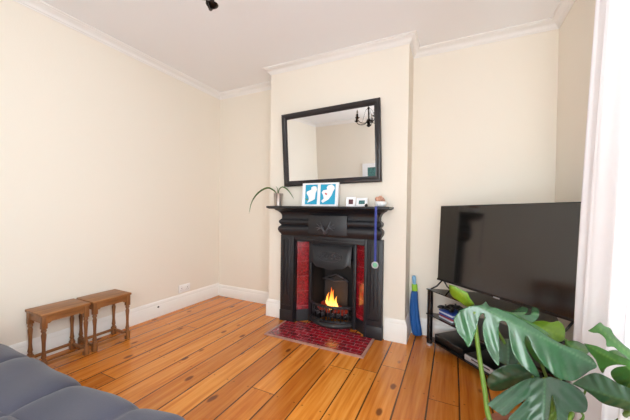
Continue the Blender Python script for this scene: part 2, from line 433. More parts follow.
# frieze body + side mouldings
bm = bmesh.new()
box(bm, -.478, .478, -.075, -.0005, .852, 1.108)
usweep(bm, .478, -.075, [(-.01, .856), (.004, .856), (.010, .868), (.022, .884), (.029, .902), (.030, .918), (.024, .934), (.012, .944), (.004, .950),
                         (.008, .956), (.018, .966), (.024, .980), (.022, .994), (.010, 1.006), (.002, 1.012), (.001, 1.040), (.006, 1.056), (.016, 1.072), (.034, 1.088), (.05, 1.096), (.056, 1.107), (-.01, 1.107)])
obj('frieze', bm, iron, fs, smooth=True)
bm = bmesh.new(); box(bm, -.172, .205, -.109, -.08, .872, 1.05, bev=.004)
cp = obj('carved_panel', bm, iron, fs, smooth=True)
bm = bmesh.new()          # carved leaf relief
for s in (-1, 1):
    for k in range(4):
        a = s*(.35+.42*k); c = Vector((s*.012, -.109, .9+.012*k))
        L_ = .11-.012*k
        pts = [c, c+Vector((math.sin(a)*L_*.5, -.007, math.cos(a)*L_*.5)), c+Vector((math.sin(a*1.15)*L_, .002, math.cos(a*1.15)*L_))]
        sp_ = spline(pts, 5); tube(bm, sp_, .009, 8, .002)
lathe(bm, [(.0, -.01), (.014, -.006), (.02, 0), (.014, .004)], 14, Matrix.Translation((.0, -.111, .9)) @ Matrix.Rotation(PI/2, 4, 'X'))
obj('leaf_relief', bm, M['relief'], cp, smooth='all')
# jambs
for s in (-1, 1):
    bm = bmesh.new(); x0, x1 = sorted((s*.5075, s*.352))
    box(bm, x0, x1, -.05, -.0005, 0, .852, bev=.003)
    xo0, xo1 = sorted((s*.5105, s*.349)); box(bm, xo0, xo1, -.056, -.001, 0, .11, bev=.004)
    j = obj('jamb', bm, iron, fs, smooth=True)
    bm = bmesh.new(); c = s*.436
    w0, w1_ = .034, .05
    outl = [(c-w1_, .16), (c-w1_, .178), (c-w0, .235), (c-w0, .80), (c-w0+.01, .815), (c+w0-.01, .815), (c+w0, .80), (c+w0, .235), (c+w1_, .178), (c+w1_, .16), (c-w1_, .16)]
    tube(bm, [(x, -.051, z) for x, z in outl], .0045, 6)
    tube(bm, [(c, -.051, .26), (c, -.052, .5), (c, -.051, .77)], .004, 6)
    obj('panel_bead', bm, iron, j, smooth='all')
# inner frame
bm = bmesh.new()
for s in (-1, 1):
    x0, x1 = sorted((s*.352, s*.372)); box(bm, x0, x1, -.062, -.002, .0, .852, bev=.004)
    x0, x1 = sorted((s*.345, s*.352)); box(bm, x0, x1, -.04, -.002, .0, .80)
box(bm, -.352, .352, -.062, -.002, .822, .852, bev=.004); box(bm, -.352, .352, -.045, -.002, .80, .822, bev=.003)
obj('opening_moulding', bm, iron, fs, smooth=True)

# ------------------------------------------------------------------ insert
fi = thing('fireplace_insert', 'black cast-iron fireplace insert with hood, red tiled cheeks and barred grate', 'fireplace', (CX, 0, 0))
TY0, TY1, TXO, TXI = -.004, .075, .343, .243
def vquad_prism(bm, pts, z0, z1):
    a = [bm.verts.new((x, y, z0)) for x, y in pts]; b = [bm.verts.new((x, y, z1)) for x, y in pts]; n = len(pts)
    bm.faces.new(a); bm.faces.new(b[::-1])
    for i in range(n): bm.faces.new((a[i], a[(i+1) % n], b[(i+1) % n], b[i]))
for s in (-1, 1):
    bm = bmesh.new()
    vquad_prism(bm, [(s*TXO, TY0), (s*TXI, TY1), (s*TXI, TY1+.012), (s*TXO, TY0+.012)], .115, .785)
    o = obj('tile_panel', bm, M['tile'], fi); o['label'] = 'mottled red glazed tiles'
    bm = bmesh.new()
    vquad_prism(bm, [(s*TXO, TY0-.006), (s*(TXI-.02), TY1+.01), (s*(TXI-.02), TY1+.03), (s*TXO, TY0+.02)], .0, .115)
    obj('cheek_base', bm, iron, fi); bm = bmesh.new()
    vquad_prism(bm, [(s*TXO, TY0-.004), (s*(TXI-.02), TY1+.012), (s*(TXI-.02), TY1+.03), (s*TXO, TY0+.02)], .785, .80)
    obj('cheek_top', bm, iron, fi)
    bm = bmesh.new(); x0, x1 = sorted((s*.243, s*.212)); box(bm, x0, x1, .05, .11, 0, .80, bev=.004)
    obj('stile', bm, iron, fi, smooth=True)
    bm = bmesh.new(); x0, x1 = sorted((s*.345, s*.352)); box(bm, x0, x1, 0, .13, 0, .83); obj('cheek_return', bm, iron, fi)
obj('header_plate', BX(-.345, .345, .0, .1, .80, .835), iron, fi)
obj('back_plate', BX(-.35, .35, .235, .25, 0, .83), M['iron_dark'], fi)
for s in (-1, 1):
    bm = bmesh.new(); vquad_prism(bm, [(s*.212, .09), (s*.15, .232), (s*.165, .234), (s*.235, .10)], 0, .62)
    obj('firebox_cheek', bm, M['iron_dark'], fi)
obj('firebox_roof', BX(-.21, .21, .10, .234, .60, .62), M['iron_dark'], fi)
# hood: curved sheet with scalloped lower edge
bm = bmesh.new(); nx, nz = 28, 12
def hood_pt(u, v, back=0):
    x = -.205+.41*u
    low = .56+.035*math.exp(-((u-.06)/.07)**2)+.035*math.exp(-((u-.94)/.07)**2)-.02*math.exp(-((u-.5)/.16)**2)
    z = .765+(low-.765)*v
    y = .04-.05*math.sin(v*PI*.55)*(1-(2*u-1)**6*.4)+back
    return (x, y, z)
F = [[bm.verts.new(hood_pt(i/nx, j/nz)) for j in range(nz+1)] for i in range(nx+1)]
Bk = [[bm.verts.new(hood_pt(i/nx, j/nz, .012)) for j in range(nz+1)] for i in range(nx+1)]
for G in (F, Bk):
    for i in range(nx):
        for j in range(nz): bm.faces.new((G[i][j], G[i+1][j], G[i+1][j+1], G[i][j+1]))
for i in range(nx):
    bm.faces.new((F[i][0], F[i+1][0], Bk[i+1][0], Bk[i][0])); bm.faces.new((F[i][nz], F[i+1][nz], Bk[i+1][nz], Bk[i][nz]))
for j in range(nz):
    bm.faces.new((F[0][j], F[0][j+1], Bk[0][j+1], Bk[0][j])); bm.faces.new((F[nx][j], F[nx][j+1], Bk[nx][j+1], Bk[nx][j]))
hood = obj('hood', bm, iron, fi, smooth=True)
bm = bmesh.new()
def on_hood(x, z, off=.006):
    u = (x+.205)/.41; v = (.765-z)/.2
    p = hood_pt(u, v); return Vector((x, p[1]-off, z))
for s in (-1, 1):
    for (cx_, cz_, r_) in ((.035, .665, .028), (.082, .662, .022)):
        tube(bm, [on_hood(s*(cx_+r_*(1-k/22)*math.cos(k*.55)), cz_+r_*(1-k/22)*math.sin(k*.55)) for k in range(20)], .005, 6, .0025)
tube(bm, [on_hood(.12*math.cos(k*2*PI/40), .665+.045*math.sin(k*2*PI/40)) for k in range(41)], .004, 6)
tube(bm, [on_hood(x, .665+.02*math.sin(x*60)) for x in [(-.1+.2*k/20) for k in range(21)]], .0035, 6)
obj('scroll_ornament', bm, M['relief'], hood, smooth='all')
obj('hood_frame', BX(-.21, .21, .05, .09, .765, .80, bev=.003), iron, fi)
# fireback with pointed top
bm = bmesh.new()
prism(bm, [(-.12, .14), (.125, .14), (.125, .385), (.11, .40), (.02, .445), (.0, .445), (-.11, .40), (-.12, .385)], .175, .19)
fb = obj('fireback', bm, M['iron_grey'], fi)
bm = bmesh.new(); tube(bm, [(-.14, .17, .41), (-.12, .168, .42), (0, .165, .40), (.11, .168, .415), (.13, .17, .405)], .008, 8)
obj('fireback_rim', bm, M['relief'], fb, smooth='all'); bm = bmesh.new(); tube(bm, [(-.12, .168, .42), (-.0, .168, .468), (.12, .168, .42)], .007, 8)
obj('fireback_rim', bm, M['relief'], fb, smooth='all')
# grate: bowed rails and bars
gr = bpy.data.objects.new('grate', None)
def bow(x, k=.085): return .055-k*(1-(x/.215)**2)
bm = bmesh.new()
for z, r in ((.205, .009), (.192, .005), (.062, .008), (.075, .004)):
    tube(bm, [(x, bow(x), z) for x in [(-.213+.426*i/24) for i in range(25)]], r, 8)
grate = obj('grate', bm, iron, fi, smooth='all')
for i in range(13):
    x = -.18+.36*i/12
    bm = bmesh.new(); tube(bm, [(x, bow(x)-.001, .066), (x+.004*(-1)**i, bow(x)-.004, .13), (x, bow(x)-.001, .2)], .0045, 6)
    obj('grate_bar', bm, M['iron_grey'] if i % 3 == 0 else iron, grate, smooth='all')
for s in (-1, 1):
    for k in range(3):
        bm = bmesh.new(); c0 = s*(.05+.055*k)
        tube(bm, [(c0+.02*(1-t/16)*math.cos(t*.6), bow(c0)-.008, .128+.024*(1-t/16)*math.sin(t*.6)) for t in range(15)], .0035, 6)
        obj('grate_scroll', bm, M['relief'], grate, smooth='all')
# ash pan front
bm = bmesh.new(); n_ = 20
A = [[bm.verts.new((x, bow(x, .10)+dy, z)) for (dy, z) in ((0, .0115), (-.012, .03), (.004, .052), (.02, .05), (.02, .0115))] for x in [(-.21+.42*i/n_) for i in range(n_+1)]]
for i in range(n_):
    for j in range(5): bm.faces.new((A[i][j], A[i][(j+1) % 5], A[i+1][(j+1) % 5], A[i+1][j]))
bm.faces.new(A[0]); bm.faces.new(A[-1][::-1])
obj('ash_pan', bm, M['iron_grey'], fi, smooth=True)
obj('grate_floor', BX(-.2, .2, .06, .175, .10, .115), M['iron_dark'], fi)

# ------------------------------------------------------------------ the fire
fr = thing('burning_fire', 'orange flames over glowing coals behind the grate bars', 'fire', (CX+.0, .055, .115))
bm = bmesh.new()
for k in range(34):
    r = random.uniform(.015, .027); p = Vector((random.uniform(-.15, .15), random.uniform(-.035, .08), .02+random.uniform(0, .045)))
    q = bmesh.ops.create_icosphere(bm, subdivisions=1, radius=r, matrix=Matrix.Translation(p))
    for v in q['verts']: v.co += Vector((random.uniform(-1, 1), random.uniform(-1, 1), random.uniform(-1, 1)))*r*.22
obj('coal_bed', bm, M['coal'], fr)['kind'] = 'stuff'
fl = [(-.035, .0, .15, .017, .5), (-.012, .02, .2, .019, -.3), (.026, -.01, .185, .017, .4), (.048, .015, .12, .016, -.6), (.006, -.03, .08, .024, .2), (-.055, .02, .06, .014, .1), (.07, .0, .05, .014, .3)]
for i, (x, y, h, r, tw) in enumerate(fl):
    bm = bmesh.new(); n = 12; rings = []
    for j in range(13):
        t = j/12; rr = r*(math.sin(PI*min(1, t*.78+.17))**1.1)*(1-t*.55)+.0008
        if j == 12: rr = .0006
        ox = .016*math.sin(t*4+tw*5)*t+tw*.012*t; oy = .01*math.cos(t*5+tw*3)*t
        rings.append([bm.verts.new((ox+rr*math.cos(2*PI*k/n), oy+rr*.6*math.sin(2*PI*k/n), t*h)) for k in range(n)])
    for a, b in zip(rings, rings[1:]):
        for k in range(n): bm.faces.new((a[k], a[(k+1) % n], b[(k+1) % n], b[k]))
    bm.faces.new(rings[0][::-1]); bm.faces.new(rings[-1])
    obj('flame', bm, M['flame'], fr, smooth='all', loc=(x, y, .05))
li = bpy.data.lights.new('fire_glow', 'POINT'); li.energy = .22; li.color = (1, .42, .12); li.shadow_soft_size = .05
lo = bpy.data.objects.new('fire_glow', li); COL.objects.link(lo); lo.location = (CX, .0, .33)

# ------------------------------------------------------------------ hearth
he = thing('tiled_hearth', 'red glazed brick-pattern tiled hearth slab with pale edging on the floor', 'hearth', (.68, -.21, 0))
HX0, HX1, HY0, HY1 = -.44, .45, -.195, .146
HP = [(HX0+.0205, HY0+.0205), (HX1-.0205, HY0+.0205), (HX1-.0205, HY1), (.32, HY1), (.32, .193), (.2, .193), (.2, .25), (-.2, .25), (-.2, .193), (-.32, .193), (-.32, HY1), (HX0+.0205, HY1)]
bm = bmesh.new(); a = [bm.verts.new((x, y, 0)) for x, y in HP]; b = [bm.verts.new((x, y, .010)) for x, y in HP]
bm.faces.new(a[::-1]); bm.faces.new(b)
for i in range(12): bm.faces.new((a[i], a[(i+1) % 12], b[(i+1) % 12], b[i]))
obj('tiles', bm, M['tile_hearth'], he)
bm = bmesh.new()
box(bm, HX0, HX1, HY0, HY0+.02, 0, .011); box(bm, HX0, HX0+.02, HY0+.021, HY1, 0, .011); box(bm, HX1-.02, HX1, HY0+.021, HY1, 0, .011)
obj('edging', bm, M['hearth_edge'], he)

# ------------------------------------------------------------------ wall mirror
mr = thing('wall_mirror', 'large rectangular mirror in a moulded black frame hanging above the mantel', 'mirror', (.679, -.016, 1.338), rot=(.062, -math.radians(1.25), 0))
hw, hh = .484, .70
bm = bmesh.new()
P = [(-hw, 0), (-hw, hh), (hw, hh), (hw, 0)]
prof = [(0, .0), (0, -.022), (.008, -.030), (.022, -.032), (.034, -.026), (.04, -.018), (.048, -.02), (.053, -.014), (.053, 0)]
rings = []
for (x, z) in P:
    sx = -1 if x > 0 else 1; sz = 1 if z == 0 else -1
    rings.append([bm.verts.new((x+sx*o, y, z+sz*o)) for o, y in prof])
k = len(prof)
for i in range(4):
    A, B = rings[i], rings[(i+1) % 4]
    for j in range(k): bm.faces.new((A[j], A[(j+1) % k], B[(j+1) % k], B[j]))
obj('frame', bm, M['frame_dark'], mr, smooth=True)
obj('glass', BX(-hw+.05, hw-.05, -.010, -.004, .05, hh-.05), M['mirror'], mr)

# ------------------------------------------------------------------ things on the mantel
SZ = 1.134
# double map frame
mf = thing('map_print_frame', 'white frame with two turquoise maps of Ireland leaning on the mantel below the mirror', 'picture frame', (.612, -.105, SZ), rot=(-.1, 0, 0))
fw_, fh = .182, .216
bm = bmesh.new()
box(bm, -fw_, fw_, 0, .016, 0, .014); box(bm, -fw_, fw_, 0, .016, fh-.014, fh)
box(bm, -fw_, -fw_+.014, 0, .016, .014, fh-.014); box(bm, fw_-.014, fw_, 0, .016, .014, fh-.014)
obj('frame', bm, M['whiteframe'], mf)
obj('mount', BX(-fw_+.014, fw_-.014, .006, .014, .014, fh-.014), M['paper'], mf)
def px2(x, y, o): # crop pixels (10.5 per px) -> metres on print
    return ((x-313)/10.5*.01018+.0, (372-y)/10.5*.00965)
def flat(name, poly, y, mat, par, t=.0012):
    return obj(name, prism(bmesh.new(), poly, y-t, y), mat, par)
for nm, (xa, xb, ya, yb), isle in (('map_print', (157, 285, 150, 352), [(220, 178), (245, 168), (270, 172), (282, 205), (268, 235), (262, 300), (240, 312), (210, 325), (182, 335), (200, 300), (190, 268), (172, 245), (172, 225), (190, 215), (218, 205)]),
                              ('map_print', (317, 468, 145, 352), [(392, 165), (430, 155), (455, 175), (462, 195), (445, 225), (432, 262), (405, 302), (372, 322), (345, 338), (330, 320), (355, 292), (345, 258), (330, 235), (345, 212), (385, 205), (380, 185)])):
    a = px2(xa, yb, 0); b = px2(xb, ya, 0)
    pr_ = flat(nm, [(a[0], a[1]), (b[0], a[1]), (b[0], b[1]), (a[0], b[1])], .0058, M['print_blue'], mf)
    flat('map_outline', [px2(x, y, 0) for x, y in isle], .0044, M['paper'], pr_)
    cxm, czm = px2(*((375, 250) if xa > 300 else (176, 305)), 0)
    heart = [(cxm-.012, czm+.008), (cxm-.006, czm+.012), (cxm, czm+.006), (cxm+.008, czm+.008), (cxm+.012, czm-.002), (cxm+.002, czm-.010)]
    flat('heart_mark', heart, .003, M['red'] if xa > 300 else M['leaf_mid'], pr_)
# small photo frames
def photo_frame(x, w, h, lab, mat, rz, y=-.11):
    t = thing('photo_frame', lab, 'picture frame', (x, y, SZ), rot=(-.16, 0, rz))
    bm = bmesh.new(); f_ = .011
    box(bm, -w/2, w/2, 0, .012, 0, f_); box(bm, -w/2, w/2, 0, .012, h-f_, h); box(bm, -w/2, -w/2+f_, 0, .012, f_, h-f_); box(bm, w/2-f_, w/2, 0, .012, f_, h-f_)
    obj('frame', bm, M['whiteframe'], t)
    obj('mount', BX(-w/2+f_, w/2-f_, .004, .011, f_, h-f_), M['paper'], t)
    obj('photo', BX(-w/2+f_*2, w/2-f_*2, .0025, .0038, f_*2, h-f_*2), mat, t)
    obj('strut', BX(-.008, .008, .013, .03, 0.008, .012), M['plastic'], t)
    return t
photo_frame(.915, .082, .085, 'small white photo frame with a dark red picture, nearer the map prints', M['photo'], .18)
photo_frame(1.01, .098, .076, 'small white photo frame with a teal picture, nearer the flower ornament', M['teal'], -.12)
bm = bmesh.new(); lathe(bm, [(.0, 0), (.012, 0), (.014, .01), (.008, .02), (.0, .024)], 12)
tag(obj('black_trinket', bm, M['plastic'], smooth='all', loc=(1.063, -.145, SZ)), 'tiny black trinket in front of the teal photo frame on the mantel', 'trinket')
# flower / shell ornament
fo = thing('flower_ornament', 'small white bowl ornament with pale beige petals at the right end of the mantel', 'ornament', (1.175, -.11, SZ))
bm = bmesh.new(); lathe(bm, [(.0, 0), (.03, 0), (.042, .012), (.048, .032), (.046, .044), (.04, .034), (.03, .02), (.0, .012)], 22, caps=False)
obj('bowl', bm, M['white'], fo, smooth='all')
bm = bmesh.new()
for k in range(9):
    a = k*2*PI/9; q = bmesh.ops.create_icosphere(bm, subdivisions=2, radius=.019, matrix=Matrix.Translation((.022*math.cos(a)-.006, .02*math.sin(a), .048+.008*(k % 3))) @ Matrix.Rotation(a, 4, 'Z') @ Matrix.Diagonal((1.1, .6, 1, 1)))
bmesh.ops.create_icosphere(bm, subdivisions=2, radius=.02, matrix=Matrix.Translation((-.004, 0, .072)))
obj('petals', bm, M['shell'], fo, smooth='all')
# mantel plant
mp_ = thing('potted_plant', 'small potted plant with arching strap leaves at the left end of the mantel', 'plant', (.168, -.1, SZ))
bm = bmesh.new(); lathe(bm, [(.0, 0), (.037, 0), (.046, .118), (.048, .122), (.044, .122), (.041, .105), (.0, .105)], 26, caps=False)
obj('pot', bm, M['steel'], mp_, smooth=True)
bm = bmesh.new(); lathe(bm, [(.0, .1052), (.041, .1052), (.038, .112), (.0, .115)], 18, caps=False); obj('soil', bm, M['soil'], mp_)
def strap(pts, w):
    bm = bmesh.new(); S = spline(pts, 7); n = len(S); L_ = []
    for i, p in enumerate(S):
        t = i/(n-1); ww = w*(math.sin(PI*min(1, t*.9+.12))**.6)*(1-t*.3)
        if i == n-1: ww = .0006
        tn = (S[min(i+1, n-1)]-S[max(i-1, 0)]).normalized(); sd = tn.cross(Vector((.25, -1, .1))).normalized(); sd = tn.cross(sd).normalized()
        sd2 = tn.cross(sd).normalized(); sd = (sd*.55+sd2*.85).normalized()
        nn = tn.cross(sd).normalized()
        L_.append([bm.verts.new(p-sd*ww+nn*ww*.3), bm.verts.new(p-nn*.0012), bm.verts.new(p+sd*ww+nn*ww*.3), bm.verts.new(p+nn*.0015)])
    for a, b in zip(L_, L_[1:]):
        for k in range(4): bm.faces.new((a[k], a[(k+1) % 4], b[(k+1) % 4], b[k]))
    bm.faces.new(L_[0]); bm.faces.new(L_[-1][::-1]); return bm
obj('leaf', strap([(-.01, 0, .11), (-.05, -.005, .155), (-.13, -.01, .18), (-.24, -.015, .125), (-.31, -.02, .03), (-.338, -.02, -.08)], .010), M['leaf_thin'], mp_, smooth='all')
obj('leaf', strap([(0, 0, .11), (.015, -.005, .16), (.06, -.01, .182), (.125, -.015, .145), (.19, -.02, .065)], .010), M['leaf_thin'], mp_, smooth='all')
obj('leaf', strap([(-.005, .005, .11), (-.008, .0, .15), (-.012, -.0, .175), (-.03, -.0, .195)], .006), M['leaf_thin'], mp_, smooth='all')
# medal
md = thing('hanging_medal', 'silvery green medal hanging on a blue ribbon off the mantel right end', 'medal', (1.158, -.2005, SZ))
bm = bmesh.new(); box(bm, -.0085, .0085, -.0012, .0012, -.44, .0); box(bm, -.012, .012, -.0012, .11, .0002, .0018)
box(bm, -.004, .0095, .0015, .003, -.43, -.0)
obj('ribbon', bm, M['ribbon'], md)
bm = bmesh.new(); lathe(bm, [(.0, -.003), (.026, -.003), (.029, 0), (.026, .003), (.0, .003)], 28, Matrix.Translation((0, -.0005, -.468)) @ Matrix.Rotation(PI/2, 4, 'X'), caps=False)
mdl = obj('medal', bm, M['silver'], md, smooth=True)
bm = bmesh.new(); lathe(bm, [(.0, .0), (.019, .0), (.017, .003), (.0, .003)], 24, Matrix.Translation((0, -.0035, -.468)) @ Matrix.Rotation(PI/2, 4, 'X'), caps=False)
obj('medal_face', bm, M['medal'], mdl)

# ------------------------------------------------------------------ stools (pair of small joint tables)
def turned(bm, x, y, h):
    box(bm, x-.0155, x+.0155, y-.0155, y+.0155, 0, .065, bev=.002)
    box(bm, x-.0155, x+.0155, y-.0155, y+.0155, h-.085, h, bev=.002)
    z0, z1 = .065, h-.085; Lz = z1-z0
    pr = [(.013, 0), (.016, .03), (.010, .07), (.015, .12), (.012, .2), (.0095, .35), (.011, .6), (.0145, .8), (.010, .88), (.016, .93), (.012, 1)]
    lathe(bm, [(r, z0+t*Lz) for r, t in pr], 14, Matrix.Translation((x, y, 0)))
    return bm
def make_stool(loc, label):
    H, Dx, Dy = .385, .118, .143
    t = thing('side_table', label, 'side table', loc, group='pair of small turned-leg tables')
    obj('tabletop', BX(-Dx, Dx, -Dy, Dy, H-.018, H, bev=.004), M['stool'], t, smooth=True)
    lx, ly = Dx-.022, Dy-.022
    for a in (-1, 1):
        for b in (-1, 1):
            obj('leg', turned(bmesh.new(), a*lx, b*ly, H-.018), M['stool_leg'], t, smooth=True)
    for a in (-1, 1):
        pts = [(-ly+.0155, H-.018), (ly-.0155, H-.018), (ly-.0155, H-.07), (ly-.03, H-.072), (ly-.04, H-.062), (-ly+.04, H-.062), (-ly+.03, H-.072), (-ly+.0155, H-.07)]
        bm = prism(bmesh.new(), pts, -.006, .006, Matrix.Translation((a*lx, 0, 0)) @ Matrix.Rotation(PI/2, 4, 'Z')); obj('apron', bm, M['stool'], t)
        bm = bmesh.new(); box(bm, -lx+.0155, lx-.0155, a*ly-.006, a*ly+.006, H-.07, H-.018); obj('apron', bm, M['stool'], t)
        bm = bmesh.new(); box(bm, a*lx-.008, a*lx+.008, -ly+.0155, ly-.0155, .033, .052, bev=.002); obj('stretcher', bm, M['stool'], t)
        bm = bmesh.new(); box(bm, -lx+.0155, lx-.0155, a*ly-.008, a*ly+.008, .033, .052, bev=.002); obj('stretcher', bm, M['stool'], t)
    return t
make_stool((-.832, -1.408, 0), 'small brown wooden side table with turned legs, the one nearer the blue sofa')
make_stool((-.832, -1.108, 0), 'small brown wooden side table with turned legs, the one nearer the fireplace')

# wall socket and cable hole
so = thing('wall_socket', 'white double plug socket low on the left wall above the skirting', 'socket', (XL, -.23, .212))
obj('plate', BX(0, .009, -.074, .074, -.043, .043, bev=.003), M['white'], so, smooth=True)
for y in (-.037, .037):
    bm = bmesh.new(); box(bm, .009, .0125, y-.006, y+.006, .02, .032, bev=.001); obj('switch', bm, M['white'], so)
    for a_ in ((y-.003, y+.003, .0, .010), (y-.013, y-.008, -.018, -.013), (y+.008, y+.013, -.018, -.013)): obj('socket_hole', BX(.0088, .0096, *a_), M['plastic'], so)
bm = bmesh.new(); lathe(bm, [(.0, 0), (.009, 0), (.009, .005), (.0, .006)], 12, Matrix.Translation((XL+.0195, -.552, .10)) @ Matrix.Rotation(PI/2, 4, 'Y'), caps=False)
tag(obj('cable_grommet', bm, M['iron_grey']), 'small dark grommet on the white skirting board between side tables and socket', 'grommet')

# ------------------------------------------------------------------ sofa
sf = thing('sofa', 'slate blue velvet sofa with puffy quilted seat in the near left corner', 'sofa', (.05, -2.55, 0))
xs = [-.93, -.53, -.13, .07+.0, .47, .80, 1.06]; xs = [-.95, -.66, -.30, .075, .475, .79, .99]
ys = [-1.885, -2.085, -2.30, -2.55, -2.80, -3.02]
def cell(v, a):
    for p, q in zip(a, a[1:]):
        lo, hi = min(p, q), max(p, q)
        if lo <= v <= hi: return (v-lo)/(hi-lo)
    return 0
def bulge(t): return max(0.0, 1-abs(2*t-1)**5)**.5
bm = bmesh.new(); NX, rows = 150, []
# section path: from back to front top, round over, down the front
zs, R_ = .442, .07
path_ = []
for i in range(90): path_.append((-3.02+(3.02-1.885-R_)*i/89, zs, 0, 1))
for i in range(1, 13): a = i/12*PI/2; path_.append((-1.885-R_+R_*math.sin(a), zs-R_+R_*math.cos(a), math.sin(a), math.cos(a)))
for i in range(1, 16): path_.append((-1.885, zs-R_-(zs-R_-.10)*i/15, 1, 0))
for (y, z, ny, nz_) in path_:
    row = []
    for i in range(NX+1):
        x = xs[0]+(xs[-1]-xs[0])*i/NX
        bx_ = bulge(cell(x, xs)); by_ = bulge(cell(y, ys)) if nz_ == 1 or nz_ > .99 else 1
        if nz_ > .99 and y > ys[1]: by_ = bulge(cell(y, [ys[0]+.14, ys[1]])) if y < (ys[0]+.14+ys[1])/2 else 1
        ends = min(1, (x-xs[0])/.05, (xs[-1]-x)/.05)
        drop = (1-math.sqrt(max(0, 1-(1-max(0, ends))**2)))*.05
        h = .030*(bx_**.7)*(by_**.7)+.003*math.sin(x*23+y*17)+.008*math.sin(x*5.1+1)
        row.append(bm.verts.new((x-.05, y+ny*h+2.55+.045*max(0, (x-.35)/.5)*(1 if y > -2.2 else max(0, (y+2.9)/.7)), z+nz_*h-drop*nz_)))
    rows.append(row)
for a, b in zip(rows, rows[1:]):
    for i in range(NX): bm.faces.new((a[i], a[i+1], b[i+1], b[i]))
# close underside/sides
lo_ = [bm.verts.new((v.co.x, v.co.y, .10)) for v in rows[0]]
for i in range(NX): bm.faces.new((rows[0][i], rows[0][i+1], lo_[i+1], lo_[i]))
for side in (0, NX):
    ring = [r[side] for r in rows]+[lo_[side]]
    bm.faces.new(ring)
bm.faces.new([rows[-1][i] for i in range(NX+1)]+lo_[::-1])
obj('quilted_seat', bm, M['velvet'], sf, smooth=True)
obj('base', BX(-.98, .92, -.46, .62, .03, .098, bev=.01), M['velvet_dark'], sf)
for i in range(5):
    a, b = xs[0]+i*.388-.05, xs[0]+(i+1)*.388-.05
    bm = BX(a+.004, b-.004, -.715, -.47, .10, .84, bev=.06); obj('back_cushion', bm, M['velvet'], sf, smooth=True)
for x in (-.93, .87):
    for y in (-.4, .55):
        bm = bmesh.new(); lathe(bm, [(.02, 0), (.024, .03)], 12, Matrix.Translation((x, y, 0))); obj('foot', bm, M['plastic'], sf)

# ------------------------------------------------------------------ TV stand
A45 = -PI/4
ts = thing('tv_stand', 'three-tier black glass corner television stand with black posts', 'tv stand', (1.54, .05, 0), A45)
LW = .95
def shelf(bm, z, inset=0):
    P_ = [(-.02+inset, .0), (LW+.02-inset, .0), (LW+.0-inset, .05), (LW*.5+.22, .40), (LW*.5-.22, .40), (.0+inset, .05)]
    prism_pts = P_
    a = [bm.verts.new((x, y, z)) for x, y in prism_pts]; b = [bm.verts.new((x, y, z+.008)) for x, y in prism_pts]
    bm.faces.new(a[::-1]); bm.faces.new(b); n = len(a)
    for i in range(n): bm.faces.new((a[i], a[(i+1) % n], b[(i+1) % n], b[i]))
    return bm
for z in (.052, .252, .455): obj('glass_shelf', shelf(bmesh.new(), z), M['black_glass'], ts)
for (x, y) in ((.002, .022), (LW-.002, .022), (LW*.5-.2, .36), (LW*.5+.2, .36)):
    bm = bmesh.new()
    for z0, z1 in ((.018, .4545),): lathe(bm, [(.022, z0), (.022, z1)], 20, Matrix.Translation((x, y, 0)))
    po = obj('post', bm, M['post'], ts, smooth=True)
    bm = bmesh.new(); lathe(bm, [(.021, 0), (.023, .018)], 16, Matrix.Translation((x, y, 0))); obj('metal_foot', bm, M['silver'], po, smooth=True)
    bm = bmesh.new(); lathe(bm, [(.016, .4635), (.014, .467)], 16, Matrix.Translation((x, y, 0))); obj('top_cap', bm, M['silver'], po, smooth=True)

# television
TA = -math.radians(46.5)
tv = thing('television', 'large flat-screen television with glossy black screen standing on the corner stand', 'television', (1.602, .100, .4645), rot=(-.045, -.013, TA))
TW, TZ0, TZ1 = 1.09, .075, .684
obj('housing', BX(0, TW, .004, .03, TZ0, TZ1, bev=.003), M['plastic'], tv, smooth=True)
obj('rear_cover', BX(.15, TW-.15, .03, .06, TZ0+.03, TZ0+.33, bev=.01), M['plastic'], tv, smooth=True)
sc_ = obj('screen', BX(.006, TW-.006, .0015, .0038, TZ0+.014, TZ1-.006), M['screen'], tv)
bm = bmesh.new(); box(bm, 0, TW, -.002, .0038, TZ0-.002, TZ0+.012, bev=.001); obj('lower_bezel', bm, M['post'], tv)
obj('badge', BX(TW/2-.022, TW/2+.022, -.004, -.002, TZ0-.004, TZ0+.004), M['silver'], tv)
for x in (.05, TW-.12):
    bm = bmesh.new()
    tube(bm, [(x, .016, TZ0+.01), (x-.012, -.03, .03), (x-.022, -.07, .007), (x-.022, -.08, .006)], .006, 8)
    tube(bm, [(x, .016, TZ0+.01), (x+.01, .05, .03), (x+.015, .075, .007)], .006, 8)
    obj('foot', bm, M['plastic'], tv, smooth='all')

# things on the stand (placed in the stand's frame)
def st(x, y, z): c, s = math.cos(A45), math.sin(A45); return (1.54+c*x-s*y, .05+s*x+c*y, z)
def stand_box(name, x0, x1, y0, y1, z0, z1, mat, bev, rz=0):
    cx_, cy_ = (x0+x1)/2, (y0+y1)/2
    return obj(name, BX(-(x1-x0)/2, (x1-x0)/2, -(y1-y0)/2, (y1-y0)/2, 0, z1-z0, bev=bev), mat, None, True, st(cx_, cy_, z0), (0, 0, A45+rz))
M['case_blue'] = pm('blue_case', (40, 70, 150), .35); M['case_red'] = pm('red_case', (150, 50, 60), .35); M['case_white'] = pm('white_case', (205, 215, 225), .35)
z = .2605
for i, (mt, nm) in enumerate(((M['case_white'], 'pale'), (M['case_red'], 'red'), (M['case_blue'], 'blue'), (M['case_white'], 'pale'), (M['case_blue'], 'blue'))):
    lab = ['pale disc case at the bottom of the stack on the middle shelf', 'red disc case second from the bottom of the stack on the middle shelf', 'blue disc case in the middle of the stack on the middle shelf',
           'pale disc case second from the top of the stack on the middle shelf', 'blue disc case on top of the stack under the game controllers'][i]
    o = stand_box('disc_case', .085+.004*(i % 2), .225+.004*(i % 3), .035, .20, z, z+.0125, mt, .002, .03*((i % 3)-1)); z += .0132
    tag(o, lab, 'disc case', 'disc cases on the middle shelf of the tv stand')
